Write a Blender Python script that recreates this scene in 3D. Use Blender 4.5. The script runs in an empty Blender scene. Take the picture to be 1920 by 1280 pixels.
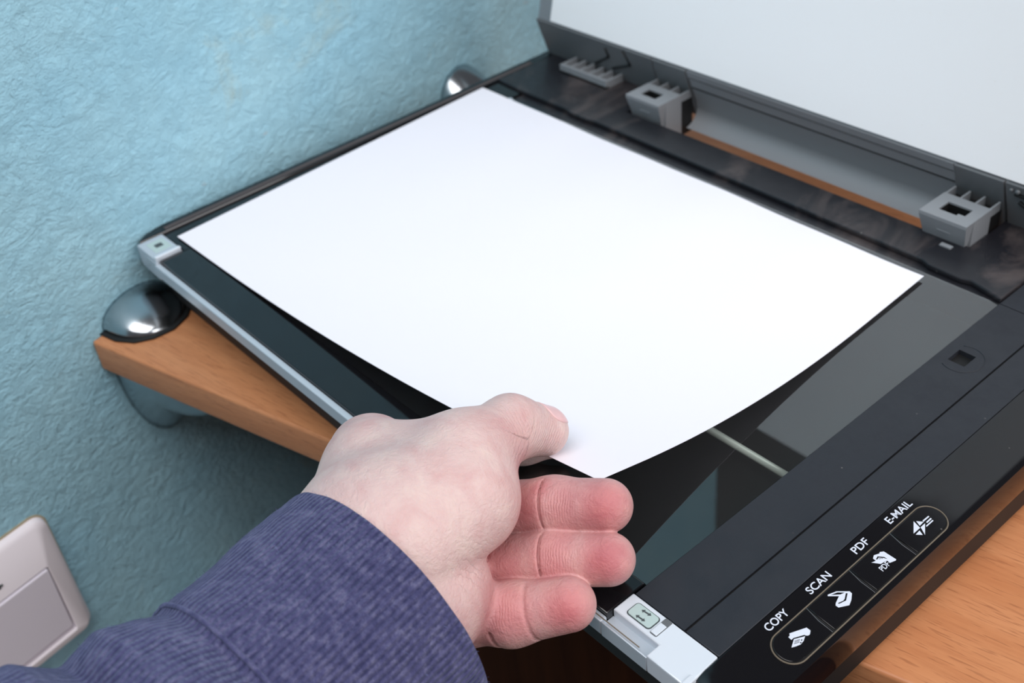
import bpy, bmesh, math, random
import numpy as np
from mathutils import Vector, Matrix
random.seed(7)
S = 0.001                                   # everything below is written in millimetres, scanner frame
scene = bpy.context.scene
COL = scene.collection

# ------------------------------------------------------------------ camera, world, lights, exposure
cam_d = bpy.data.cameras.new('camera')
cam = bpy.data.objects.new('camera', cam_d)
COL.objects.link(cam)
R = Matrix(((0.65512, -0.40847, 0.63559), (0.75018, 0.45156, -0.48303), (-0.08970, 0.79325, 0.60225)))
cam.matrix_world = Matrix.Translation(Vector((515.7, -166.2, 294.8)) * S) @ R.to_4x4()
cam_d.sensor_width = 36.0
cam_d.lens = 40.875
cam_d.clip_start = 0.01
cam_d.dof.use_dof = True
cam_d.dof.focus_distance = 0.385
cam_d.dof.aperture_fstop = 15.0
scene.camera = cam

world = bpy.data.worlds.new('world')
scene.world = world
world.use_nodes = True
bg = world.node_tree.nodes['Background']
bg.inputs[0].default_value = (0.95, 0.93, 1.0, 1)
bg.inputs[1].default_value = 0.12

def area(name, loc, target, sx, sy, power, color):
    d = bpy.data.lights.new(name, 'AREA')
    d.shape = 'RECTANGLE'; d.size = sx; d.size_y = sy; d.energy = power; d.color = color
    o = bpy.data.objects.new(name, d); COL.objects.link(o)
    o.location = loc
    o.rotation_euler = (Vector(target) - Vector(loc)).to_track_quat('-Z', 'Y').to_euler()
    return o
area('ceiling_bounce_light', (0.60, -0.46, 1.45), (0.25, 0.10, 0.0), 1.1, 1.1, 21.0, (1.0, 0.97, 0.975))
area('room_side_light', (1.74, 0.50, 0.86), (0.05, 0.05, 0.05), 1.2, 1.2, 24.5, (1.0, 0.97, 0.985))

scene.view_settings.view_transform = 'Standard'
scene.view_settings.look = 'None'
scene.view_settings.gamma = 1.0
scene.view_settings.use_curve_mapping = False
scene.view_settings.exposure = -0.08

# ------------------------------------------------------------------ helpers
def rgb(r, g, b):
    f = lambda c: (c / 255 / 12.92) if c / 255 <= 0.04045 else ((c / 255 + 0.055) / 1.055) ** 2.4
    return (f(r), f(g), f(b), 1.0)

def mat(name, color, rough=0.5, metal=0.0, spec=0.5, coat=0.0, coat_rough=0.05):
    m = bpy.data.materials.new(name); m.use_nodes = True
    b = m.node_tree.nodes['Principled BSDF']
    b.inputs['Base Color'].default_value = color
    b.inputs['Roughness'].default_value = rough
    b.inputs['Metallic'].default_value = metal
    b.inputs['Specular IOR Level'].default_value = spec
    b.inputs['Coat Weight'].default_value = coat
    b.inputs['Coat Roughness'].default_value = coat_rough
    return m

class N:
    """small wrapper for adding nodes to a material"""
    def __init__(self, m):
        self.t = m.node_tree; self.b = self.t.nodes['Principled BSDF']
    def n(self, kind, **kw):
        o = self.t.nodes.new(kind)
        for k, v in kw.items():
            if k in o.inputs and not hasattr(type(o), k): o.inputs[k].default_value = v
            else: setattr(o, k, v)
        return o
    def l(self, a, b): self.t.links.new(a, b)
    def noise(self, vec, scale, detail=3, rough=0.55, dist=0.0):
        o = self.t.nodes.new('ShaderNodeTexNoise')
        o.inputs['Scale'].default_value = scale; o.inputs['Detail'].default_value = detail
        o.inputs['Roughness'].default_value = rough; o.inputs['Distortion'].default_value = dist
        if vec is not None: self.l(vec, o.inputs['Vector'])
        return o.outputs['Fac']
    def ramp(self, fac, stops):
        o = self.t.nodes.new('ShaderNodeValToRGB'); e = o.color_ramp.elements
        while len(e) < len(stops): e.new(0.5)
        for k, (p, c) in enumerate(stops): e[k].position = p; e[k].color = c
        self.l(fac, o.inputs['Fac']); return o.outputs['Color']
    def mix(self, fac, a, b, blend='MIX'):
        o = self.t.nodes.new('ShaderNodeMix'); o.data_type = 'RGBA'; o.blend_type = blend
        for sock, v in ((o.inputs[0], fac), (o.inputs[6], a), (o.inputs[7], b)):
            if hasattr(v, 'is_linked') or hasattr(v, 'links'): self.l(v, sock)
            else: sock.default_value = v
        return o.outputs[2]
    def math(self, op, a, b=0.0):
        o = self.t.nodes.new('ShaderNodeMath'); o.operation = op
        for sock, v in ((o.inputs[0], a), (o.inputs[1], b)):
            if hasattr(v, 'links'): self.l(v, sock)
            else: sock.default_value = v
        return o.outputs[0]
    def obj(self, scale=(1, 1, 1), rot=(0, 0, 0), which='Object'):
        c = self.t.nodes.new('ShaderNodeTexCoord'); mp = self.t.nodes.new('ShaderNodeMapping')
        mp.inputs['Scale'].default_value = scale; mp.inputs['Rotation'].default_value = rot
        self.l(c.outputs[which], mp.inputs['Vector']); return mp.outputs['Vector']
    def bump(self, h, dist, strength=1.0):
        o = self.t.nodes.new('ShaderNodeBump'); o.inputs['Distance'].default_value = dist
        o.inputs['Strength'].default_value = strength
        self.l(h, o.inputs['Height']); self.l(o.outputs['Normal'], self.b.inputs['Normal'])

class MB:
    """collects shapes (mm) and links them as ONE mesh object"""
    def __init__(self): self.v = []; self.f = []
    def add(self, vs, fs):
        o = len(self.v); self.v += [tuple(p) for p in vs]; self.f += [tuple(i + o for i in q) for q in fs]
        return self
    def box(self, x0, x1, y0, y1, z0, z1):
        vs = [(x, y, z) for z in (z0, z1) for x, y in ((x0, y0), (x1, y0), (x1, y1), (x0, y1))]
        return self.add(vs, [(3, 2, 1, 0), (4, 5, 6, 7), (0, 1, 5, 4), (1, 2, 6, 5), (2, 3, 7, 6), (3, 0, 4, 7)])
    def prism(self, poly, z0, z1):
        a = sum(p[0] * q[1] - q[0] * p[1] for p, q in zip(poly, poly[1:] + poly[:1]))
        if a < 0: poly = poly[::-1]
        n = len(poly)
        vs = [(p[0], p[1], z0) for p in poly] + [(p[0], p[1], z1) for p in poly]
        fs = [tuple(range(n - 1, -1, -1)), tuple(range(n, 2 * n))]
        fs += [(i, (i + 1) % n, n + (i + 1) % n, n + i) for i in range(n)]
        return self.add(vs, fs)
    def extrude(self, prof, u0, u1):
        """profile of (y, z) points swept along x"""
        n = len(prof)
        vs = [(u0, y, z) for y, z in prof] + [(u1, y, z) for y, z in prof]
        fs = [tuple(range(n)), tuple(range(2 * n - 1, n - 1, -1))]
        fs += [(i, n + i, n + (i + 1) % n, (i + 1) % n) for i in range(n)]
        return self.add(vs, fs)
    def tube(self, pts, r, seg=8, closed=False):
        pts = [Vector(p) for p in pts]; n = len(pts); o = len(self.v)
        for i, p in enumerate(pts):
            a = pts[(i - 1) % n] if closed or i > 0 else p
            b = pts[(i + 1) % n] if closed or i < n - 1 else p
            t = (b - a).normalized()
            s = t.orthogonal().normalized() if abs(t.z) > 0.95 else t.cross(Vector((0, 0, 1))).normalized()
            q = t.cross(s)
            for k in range(seg):
                an = 2 * math.pi * k / seg
                self.v.append(tuple(p + (s * math.cos(an) + q * math.sin(an)) * r))
        for i in range(n if closed else n - 1):
            j = (i + 1) % n
            for k in range(seg):
                k2 = (k + 1) % seg
                self.f.append((o + i * seg + k, o + i * seg + k2, o + j * seg + k2, o + j * seg + k))
        if not closed:
            self.f.append(tuple(o + k for k in range(seg))[::-1])
            self.f.append(tuple(o + (n - 1) * seg + k for k in range(seg)))
        return self
    def build(self, name, material, parent=None, bevel=0.0, smooth=False, seg=2, M=None, sharp=20):
        me = bpy.data.meshes.new(name)
        vs = [Vector(p) * S for p in self.v]
        if M is not None: vs = [M @ p for p in vs]
        me.from_pydata(vs, [], self.f); me.validate()
        bm = bmesh.new(); bm.from_mesh(me)
        bmesh.ops.recalc_face_normals(bm, faces=bm.faces)
        if bevel > 0:
            eds = [e for e in bm.edges if len(e.link_faces) == 2 and e.calc_face_angle(0) > math.radians(25)]
            bmesh.ops.bevel(bm, geom=eds, offset=bevel * S, segments=seg, profile=0.5, affect='EDGES', clamp_overlap=True)
        bm.to_mesh(me); bm.free()
        if bevel > 0 or smooth:
            me.polygons.foreach_set('use_smooth', [True] * len(me.polygons))
            if bevel > 0: me.set_sharp_from_angle(angle=math.radians(sharp))
        me.materials.append(material)
        o = bpy.data.objects.new(name, me); COL.objects.link(o)
        if parent is not None:
            o.parent = parent; o.matrix_parent_inverse = parent.matrix_world.inverted()
        return o

def thing(name, label, cat, loc=(0, 0, 0), group=None):
    o = bpy.data.objects.new(name, None); COL.objects.link(o)
    o.empty_display_size = 0.02
    o.matrix_world = Matrix.Translation(Vector(loc) * S)
    o['label'] = label; o['category'] = cat
    if group: o['group'] = group
    return o

def tag(o, label, cat, group=None):
    o['label'] = label; o['category'] = cat
    if group: o['group'] = group
    return o

def rounded(x0, x1, y0, y1, r, seg=5, corners=(1, 1, 1, 1)):
    """rectangle outline with rounded corners, order (x0y0, x1y0, x1y1, x0y1)"""
    out = []
    for k, (cx, cy, a0) in enumerate(((x0, y0, 180), (x1, y0, 270), (x1, y1, 0), (x0, y1, 90))):
        if not corners[k]: out.append((cx, cy)); continue
        mx = cx + (r if k in (0, 3) else -r); my = cy + (r if k in (0, 1) else -r)
        for i in range(seg + 1):
            a = math.radians(a0 + 90 * i / seg)
            out.append((mx + r * math.cos(a), my + r * math.sin(a)))
    return out

TH = math.radians(11.4)                     # the wall is turned against the scanner
WD = Vector((-math.sin(TH), math.cos(TH), 0)); WN = Vector((math.cos(TH), math.sin(TH), 0))
W0 = Vector((-0.2, 0, 0))
# wall frame: x = out of the wall, y = along the wall, z = up
MW = Matrix.Translation(W0 * S) @ Matrix(((WN.x, WD.x, 0), (WN.y, WD.y, 0), (0, 0, 1))).to_4x4()

# ------------------------------------------------------------------ materials
M = {}
def make_materials():
    # teal crinkled wallpaper
    m = mat('teal_wallpaper', rgb(133, 186, 197), 0.75, spec=0.25); k = N(m); v = k.obj()
    n1 = k.noise(k.obj((1, 0.75, 1.15), (0.5, 0, 0)), 95, 6, 0.66, 0.5); n2 = k.noise(v, 240, 5, 0.7, 0.3); n3 = k.noise(v, 16, 3)
    ridge = k.math('ABSOLUTE', k.math('SUBTRACT', n1, 0.5))
    ridge = k.math('MULTIPLY', k.math('POWER', ridge, 0.8), -1.5)
    h = k.math('ADD', ridge, k.math('MULTIPLY', n2, 0.9))
    base = k.ramp(n3, [(0.3, rgb(156, 205, 223)), (0.7, rgb(167, 212, 226))])
    st = k.noise(v, 11, 5, 0.75, 0.4)
    stm = k.ramp(st, [(0.60, (0, 0, 0, 1)), (0.74, (0.4, 0.4, 0.4, 1))])
    base = k.mix(stm, base, rgb(178, 184, 160))
    sc = k.noise(k.obj((1, 30, 70), (0, 0, 0)), 1.2, 3, 0.6)
    scm = k.ramp(sc, [(0.70, (0, 0, 0, 1)), (0.78, (0.55, 0.55, 0.55, 1))])
    base = k.mix(scm, base, rgb(196, 178, 166))
    k.l(base, k.b.inputs['Base Color']); k.bump(h, 0.0022, 0.9)
    M['wall'] = m
    # beech wood
    m = mat('beech_wood', rgb(200, 128, 78), 0.42, spec=0.35); k = N(m)
    gr = (0, 0, math.radians(5))
    n1 = k.noise(k.obj((16, 190, 190), gr), 1.0, 4, 0.6, 0.4)
    n2 = k.noise(k.obj((95, 1300, 1300), gr), 1.0, 2, 0.5)
    n3 = k.noise(k.obj((3, 40, 40), gr), 1.0, 3, 0.5, 0.6)
    n4 = k.noise(k.obj((60, 620, 620), gr), 1.0, 3, 0.6)
    base = k.ramp(n3, [(0.25, rgb(190, 124, 80)), (0.75, rgb(208, 146, 102))])
    base = k.mix(k.ramp(n1, [(0.3, (0.3, 0.3, 0.3, 1)), (0.6, (0, 0, 0, 1))]), base, rgb(172, 104, 64))
    base = k.mix(k.ramp(n4, [(0.35, (0.2, 0.2, 0.2, 1)), (0.55, (0, 0, 0, 1))]), base, rgb(160, 98, 62))
    base = k.mix(k.ramp(n2, [(0.33, (0.45, 0.45, 0.45, 1)), (0.42, (0, 0, 0, 1))]), base, rgb(138, 82, 52))
    k.l(base, k.b.inputs['Base Color']); k.bump(n2, 0.0001, 0.2)
    M['wood'] = m
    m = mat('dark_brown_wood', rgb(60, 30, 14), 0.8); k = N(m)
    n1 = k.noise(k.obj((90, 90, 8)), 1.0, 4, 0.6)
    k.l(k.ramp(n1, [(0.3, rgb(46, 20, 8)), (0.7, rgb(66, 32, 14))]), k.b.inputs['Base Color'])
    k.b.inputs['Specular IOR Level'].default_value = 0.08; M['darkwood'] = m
    m = mat('floor_wood', rgb(120, 82, 54), 0.5); k = N(m)
    n1 = k.noise(k.obj((4, 40, 40)), 1.0, 4, 0.6)
    k.l(k.ramp(n1, [(0.3, rgb(100, 66, 42)), (0.7, rgb(132, 92, 60))]), k.b.inputs['Base Color'])
    M['floor'] = m
    # dusty black plastics
    def dusty(name, col, rough, dust=0.6, coat=0.0, bump=0.0):
        m = mat(name, col, rough, spec=0.5, coat=coat); k = N(m); v = k.obj()
        d = k.t.nodes.new('ShaderNodeTexVoronoi'); d.inputs['Scale'].default_value = 130
        k.l(v, d.inputs['Vector'])
        s = k.ramp(d.outputs['Distance'], [(0.035, (dust, dust, dust, 1)), (0.06, (0, 0, 0, 1))])
        gate = k.ramp(k.noise(v, 45, 2), [(0.52, (0, 0, 0, 1)), (0.6, (1, 1, 1, 1))])
        s = k.mix(1.0, s, gate, 'MULTIPLY')
        k.l(k.mix(s, col, rgb(150, 146, 140)), k.b.inputs['Base Color'])
        r = k.noise(v, 60, 4, 0.7)
        k.l(k.ramp(r, [(0.3, (rough * 0.8,) * 3 + (1,)), (0.75, (min(1, rough * 1.35),) * 3 + (1,))]), k.b.inputs['Roughness'])
        if bump: k.bump(k.noise(v, 2600, 1), bump, 0.5)
        return m
    M['matte'] = dusty('matte_black_plastic', rgb(32, 35, 42), 0.48, 0.45, bump=0.00012)
    M['gloss'] = dusty('gloss_black_plastic', rgb(14, 14, 17), 0.09, 0.25)
    M['satin'] = dusty('satin_black_plastic', rgb(28, 28, 33), 0.35, 0.6)
    k = N(M['satin']); v = k.obj((1, 0.45, 1), (0, 0, 0))
    dp = k.ramp(k.noise(v, 26, 5, 0.7, 0.8), [(0.52, (0, 0, 0, 1)), (0.70, (0.55, 0.55, 0.55, 1))])
    old = k.b.inputs['Base Color'].links[0].from_socket
    k.l(k.mix(dp, old, rgb(96, 86, 84)), k.b.inputs['Base Color'])
    M['dark'] = mat('dark_recess', rgb(10, 10, 11), 0.6)
    M['button'] = dusty('button_black_plastic', rgb(15, 15, 18), 0.13, 0.3)
    M['dustline'] = mat('dusty_button_surround', rgb(104, 94, 80), 0.7)
    M['dustridge'] = mat('dust_film', rgb(74, 66, 66), 0.7)
    M['silver'] = mat('silver_plastic', rgb(190, 200, 209), 0.38, metal=0.25)
    M['silver_pale'] = mat('pale_silver_plastic', rgb(217, 225, 233), 0.38, metal=0.15)
    M['plate'] = mat('pale_green_plate', rgb(176, 196, 194), 0.35)
    M['ink'] = mat('grey_ink', rgb(70, 78, 80), 0.5)
    M['print'] = mat('white_print', rgb(208, 214, 226), 0.5)
    M['steel'] = mat('polished_steel', rgb(206, 204, 198), 0.3, metal=0.15)
    M['chrome'] = mat('chrome', rgb(176, 182, 186), 0.2, metal=1.0)
    M['rubber'] = mat('black_rubber', rgb(18, 18, 18), 0.6)
    M['grey'] = mat('grey_plastic', rgb(134, 138, 142), 0.42)
    M['grey_dark'] = mat('dark_grey_plastic', rgb(96, 100, 103), 0.45)
    M['pad'] = mat('white_pad', rgb(240, 241, 242), 0.38)
    k = N(M['pad']); v = k.obj()
    sp = k.ramp(k.noise(v, 260, 2), [(0.74, (0, 0, 0, 1)), (0.80, (0.25, 0.25, 0.25, 1))])
    k.l(k.mix(sp, rgb(240, 241, 242), rgb(222, 214, 198)), k.b.inputs['Base Color'])
    M['paper'] = mat('white_paper', rgb(238, 236, 243), 0.7, spec=0.2)
    k = N(M['paper']); k.bump(k.noise(k.obj(), 900, 3), 0.00005, 0.3)
    M['switch'] = mat('white_switch_plastic', rgb(240, 234, 239), 0.35)
    M['switch_grey'] = mat('rocker_plastic', rgb(234, 230, 240), 0.35)
    M['glue'] = mat('yellowed_glue', rgb(172, 160, 132), 0.7)
    # glass: a thin clear pane, reflection by Fresnel
    m = bpy.data.materials.new('scanner_glass'); m.use_nodes = True; t = m.node_tree; t.nodes.clear()
    out = t.nodes.new('ShaderNodeOutputMaterial'); mx = t.nodes.new('ShaderNodeMixShader')
    tr = t.nodes.new('ShaderNodeBsdfTransparent'); gl = t.nodes.new('ShaderNodeBsdfGlossy')
    fr = t.nodes.new('ShaderNodeFresnel'); mu = t.nodes.new('ShaderNodeMath')
    tr.inputs['Color'].default_value = (0.86, 0.9, 0.89, 1); gl.inputs['Roughness'].default_value = 0.015
    gl.inputs['Color'].default_value = (1, 1, 1, 1)
    fr.inputs['IOR'].default_value = 1.52; mu.operation = 'MULTIPLY'; mu.inputs[1].default_value = 2.5; mu.use_clamp = True
    ge = t.nodes.new('ShaderNodeNewGeometry'); fb = t.nodes.new('ShaderNodeMath'); fb.operation = 'SUBTRACT'; fb.inputs[0].default_value = 1.0
    m2 = t.nodes.new('ShaderNodeMath'); m2.operation = 'MULTIPLY'      # only faces seen from outside the pane mirror
    t.links.new(ge.outputs['Backfacing'], fb.inputs[1]); t.links.new(fr.outputs[0], mu.inputs[0])
    t.links.new(mu.outputs[0], m2.inputs[0]); t.links.new(fb.outputs[0], m2.inputs[1]); t.links.new(m2.outputs[0], mx.inputs[0])
    t.links.new(tr.outputs[0], mx.inputs[1]); t.links.new(gl.outputs[0], mx.inputs[2]); t.links.new(mx.outputs[0], out.inputs[0])
    M['glass'] = m
    # skin
    m = mat('skin', rgb(226, 190, 182), 0.48, spec=0.35); k = N(m); v = k.obj()
    at = k.t.nodes.new('ShaderNodeAttribute'); at.attribute_name = 'flush'
    mott = k.noise(v, 90, 4, 0.6, 0.5); fine = k.noise(v, 420, 3, 0.6)
    pale = k.ramp(mott, [(0.3, rgb(204, 168, 165)), (0.5, rgb(210, 182, 178)), (0.72, rgb(216, 193, 186))])
    red = k.ramp(mott, [(0.3, rgb(182, 100, 106)), (0.7, rgb(200, 124, 124))])
    k.l(k.mix(at.outputs['Fac'], pale, red), k.b.inputs['Base Color'])
    k.b.inputs['Subsurface Weight'].default_value = 0.18
    k.b.inputs['Subsurface Radius'].default_value = (1.0, 0.35, 0.2)
    k.b.inputs['Subsurface Scale'].default_value = 0.003
    w1 = k.noise(k.obj((1, 1, 1), (0.5, 0.7, 0.3)), 900, 3, 0.6, 0.4)
    wm = k.t.nodes.new('ShaderNodeAttribute'); wm.attribute_name = 'wrinkle_amount'
    wc = k.t.nodes.new('ShaderNodeAttribute'); wc.attribute_name = 'wrinkle_phase'
    ph = k.math('ADD', wc.outputs['Fac'], k.math('MULTIPLY', k.noise(v, 160, 3, 0.6), 9.0))
    wr = k.math('MULTIPLY', k.math('POWER', k.math('ABSOLUTE', k.math('SINE', ph)), 0.5), wm.outputs['Fac'])
    h = k.math('ADD', k.math('MULTIPLY', w1, 0.6), k.math('MULTIPLY', k.noise(v, 300, 4, 0.7, 1.0), 0.9))
    h = k.math('ADD', h, k.math('MULTIPLY', wr, 1.0))
    k.bump(h, 0.0005, 0.8)
    M['skin'] = m
    M['nail'] = mat('nail', rgb(220, 182, 182), 0.3, spec=0.5)
    # knitted sleeve
    m = mat('blue_violet_knit', rgb(84, 88, 134), 0.95, spec=0.1); k = N(m)
    uv = k.obj((1, 1, 1), which='UV')
    sep = k.t.nodes.new('ShaderNodeSeparateXYZ'); k.l(uv, sep.inputs[0])
    vo = k.obj()
    wob = k.math('MULTIPLY', k.math('SUBTRACT', k.noise(vo, 120, 3), 0.5), 0.9)
    ribs = k.math('SINE', k.math('ADD', k.math('MULTIPLY', sep.outputs['X'], 2 * math.pi / 2.0), k.math('MULTIPLY', wob, 3.0)))
    rows = k.math('SINE', k.math('ADD', k.math('MULTIPLY', sep.outputs['Y'], 2 * math.pi / 1.5), k.math('MULTIPLY', k.noise(vo, 200, 2), 9.0)))
    fz = k.noise(vo, 700, 4, 0.7)
    h = k.math('ADD', k.math('ADD', k.math('MULTIPLY', ribs, 0.6), k.math('MULTIPLY', rows, 0.12)), k.math('MULTIPLY', fz, 1.3))
    col = k.ramp(k.noise(vo, 330, 4, 0.7), [(0.28, rgb(56, 57, 92)), (0.5, rgb(76, 76, 112)), (0.75, rgb(110, 110, 140))])
    dk = k.ramp(k.math('ADD', k.math('MULTIPLY', ribs, 0.6), k.math('MULTIPLY', k.noise(vo, 200, 3, 0.7), 2.4)), [(0.5, (0.75, 0.75, 0.75, 1)), (1.15, (0, 0, 0, 1))])
    k.l(k.mix(dk, col, rgb(42, 44, 76)), k.b.inputs['Base Color'])
    k.b.inputs['Sheen Weight'].default_value = 0.35
    k.b.inputs['Sheen Roughness'].default_value = 0.5
    k.b.inputs['Sheen Tint'].default_value = rgb(170, 185, 220)
    k.bump(h, 0.0007, 0.8)
    M['knit'] = m
    M['lint'] = mat('blue_lint', rgb(104, 112, 154), 0.95, spec=0.1)
make_materials()

# ------------------------------------------------------------------ the room
def wall():
    mb = MB(); mb.box(-80, 0, -900, 600, -760, 1500)
    o = mb.build('wall_left', M['wall'], M=None)
    o.matrix_world = MW; o['kind'] = 'structure'
    mb = MB(); mb.box(0, 2400, -900, 1500, -800, -760)
    f = mb.build('floor', M['floor']); f.matrix_world = MW; f['kind'] = 'structure'
wall()

SHELF_Z = -36.0
def shelf():
    o = MB().prism([(0.3, -44.2), (620, -44.2 + 620 * math.tan(math.radians(3.95))), (620, 590), (0.3, 590)], SHELF_Z - 18, SHELF_Z).build('wooden_shelf', M['wood'], bevel=1.6, seg=4, sharp=35)
    o.matrix_world = MW
    tag(o, 'orange brown beech shelf board under the scanner, fixed to the teal wall', 'shelf')
    # dark cupboard that stands under the shelf
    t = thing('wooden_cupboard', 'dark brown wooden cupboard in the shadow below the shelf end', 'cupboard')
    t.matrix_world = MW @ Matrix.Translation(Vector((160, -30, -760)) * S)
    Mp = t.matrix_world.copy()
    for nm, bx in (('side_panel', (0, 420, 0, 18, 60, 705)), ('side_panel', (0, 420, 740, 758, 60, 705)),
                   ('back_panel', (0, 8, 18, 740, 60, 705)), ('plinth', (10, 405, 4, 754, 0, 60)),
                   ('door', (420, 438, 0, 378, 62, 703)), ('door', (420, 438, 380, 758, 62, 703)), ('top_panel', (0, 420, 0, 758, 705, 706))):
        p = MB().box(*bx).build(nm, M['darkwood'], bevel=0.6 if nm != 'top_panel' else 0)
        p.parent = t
shelf()

def bracket(y, label, high=13.5):
    """polished clamp bracket: jaw above the board, deeper jaw below, rubber lining between"""
    t = thing('shelf_bracket', label, 'bracket', group=None)
    t.matrix_world = MW @ Matrix.Translation(Vector((0, y, SHELF_Z)) * S)
    def jaw(n1, w1, top, z0, expn, expz, seg=18, rings=14):
        vs, fs = [], []
        for i in range(rings + 1):
            a = i / rings
            x = 0.3 + (n1 - 0.3) * a
            wv = w1 * max(1e-3, (1 - a ** expn)) ** 0.5; hv = top(a)
            for k in range(seg + 1):
                an = math.pi * k / seg
                vs.append((x, wv * math.cos(an), z0 + hv * math.sin(an) ** 0.85))
        for i in range(rings):
            for k in range(seg):
                p = i * (seg + 1) + k
                fs.append((p, p + 1, p + seg + 2, p + seg + 1))
            p = i * (seg + 1); fs.append((p + seg, p, p + seg + 1, p + 2 * seg + 1))
        fs.append(tuple(range(seg, -1, -1)))
        return MB().add(vs, fs)
    up = jaw(28, 21, lambda a: high * max(0.0, 1 - a ** 1.15) ** 0.7 + 0.3, 0.9, 2.6, 1)
    p = up.build('upper_jaw', M['chrome'], smooth=True); p.parent = t
    lo = jaw(64, 23, lambda a: -(34 * max(0.0, 1 - a ** 3) ** 0.5 + 24 * max(0.0, 1 - a * 2.6) ** 1.2 + 0.3), -18.9, 3.0, 1)
    p = lo.build('lower_jaw', M['chrome'], smooth=True); p.parent = t
    pad = MB().prism([(0.3, -23.2), (12, -22.8), (22, -18.5), (28, -11), (30.8, 0), (28, 11), (22, 18.5), (12, 22.8), (0.3, 23.2)], 0.05, 1.3)
    p = pad.build('rubber_lining', M['rubber'], bevel=0.3); p.parent = t
    pad = MB().prism([(0.3, -23.4), (30, -22), (52, -14), (64.5, 0), (52, 14), (30, 22), (0.3, 23.4)], -19.3, -18.05)
    p = pad.build('rubber_lining', M['rubber'], bevel=0.3); p.parent = t
bracket(-15.5, 'polished chrome shelf bracket at the near end of the shelf')
bracket(249, 'chrome shelf bracket farther along the wall, partly behind the scanner', 26.0)

def light_switch():
    t = thing('light_switch', 'white plastic light switch on the teal wall at lower left', 'switch')
    t.matrix_world = MW @ Matrix.Translation(Vector((0, -143, -147)) * S)
    def frame_ring(x0, r0, x1, r1):
        pass
    # frame: slanted outer skirt with an opening for the rocker
    out0 = rounded(-41, 41, -40.5, 40.5, 7); out1 = rounded(-36.5, 36.5, -37.5, 37, 4)
    inn1 = rounded(-26.5, 29.5, -33.0, 15.5, 1.2); n = len(out0)
    vs = [(0.2, y, z) for y, z in out0] + [(3.5 if z > 0 else 5.5, y * 0.985, z * 0.985) for y, z in out0] + [(5.2 if z > 30 else 9, y, z) for y, z in out1] + [(9.6, y, z) for y, z in inn1] + [(5, y, z) for y, z in inn1]
    fs = []
    for a in range(4):
        for i in range(n):
            j = (i + 1) % n
            fs.append((a * n + i, a * n + j, (a + 1) * n + j, (a + 1) * n + i))
    fs.append(tuple(range(4 * n, 5 * n)))
    p = MB().add(vs, fs).build('frame', M['switch'], bevel=0.7); p.parent = t
    vs = [(4, -25.9, -30.4), (4, 28.9, -30.4), (4, 28.9, 14.9), (4, -25.9, 14.9), (8.6, -25.9, -30.0), (8.6, 28.9, -30.0), (10.4, 28.9, 14.9), (10.4, -25.9, 14.9)]
    p = MB().add(vs, [(3, 2, 1, 0), (4, 5, 6, 7), (0, 1, 5, 4), (1, 2, 6, 5), (2, 3, 7, 6), (3, 0, 4, 7)]).build('rocker', M['switch_grey'], bevel=0.8); p.parent = t
    g = MB().prism(rounded(-42.6, 41.8, -41.2, 41.8, 8), 0, 0.5)
    g.v = [(z, x, y) for x, y, z in g.v]
    p = g.build('glue_line', M['glue']); p.parent = t; p['label'] = 'yellowed glue line around the frame'
    mk = MB().box(7.6, 8.6, 4.4, 5.6, 21.8, 24.6).box(7.6, 8.6, 5.6, 7.0, 22.6, 23.6)
    p = mk.build('switch_mark', M['ink']); p.parent = t
light_switch()

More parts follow.
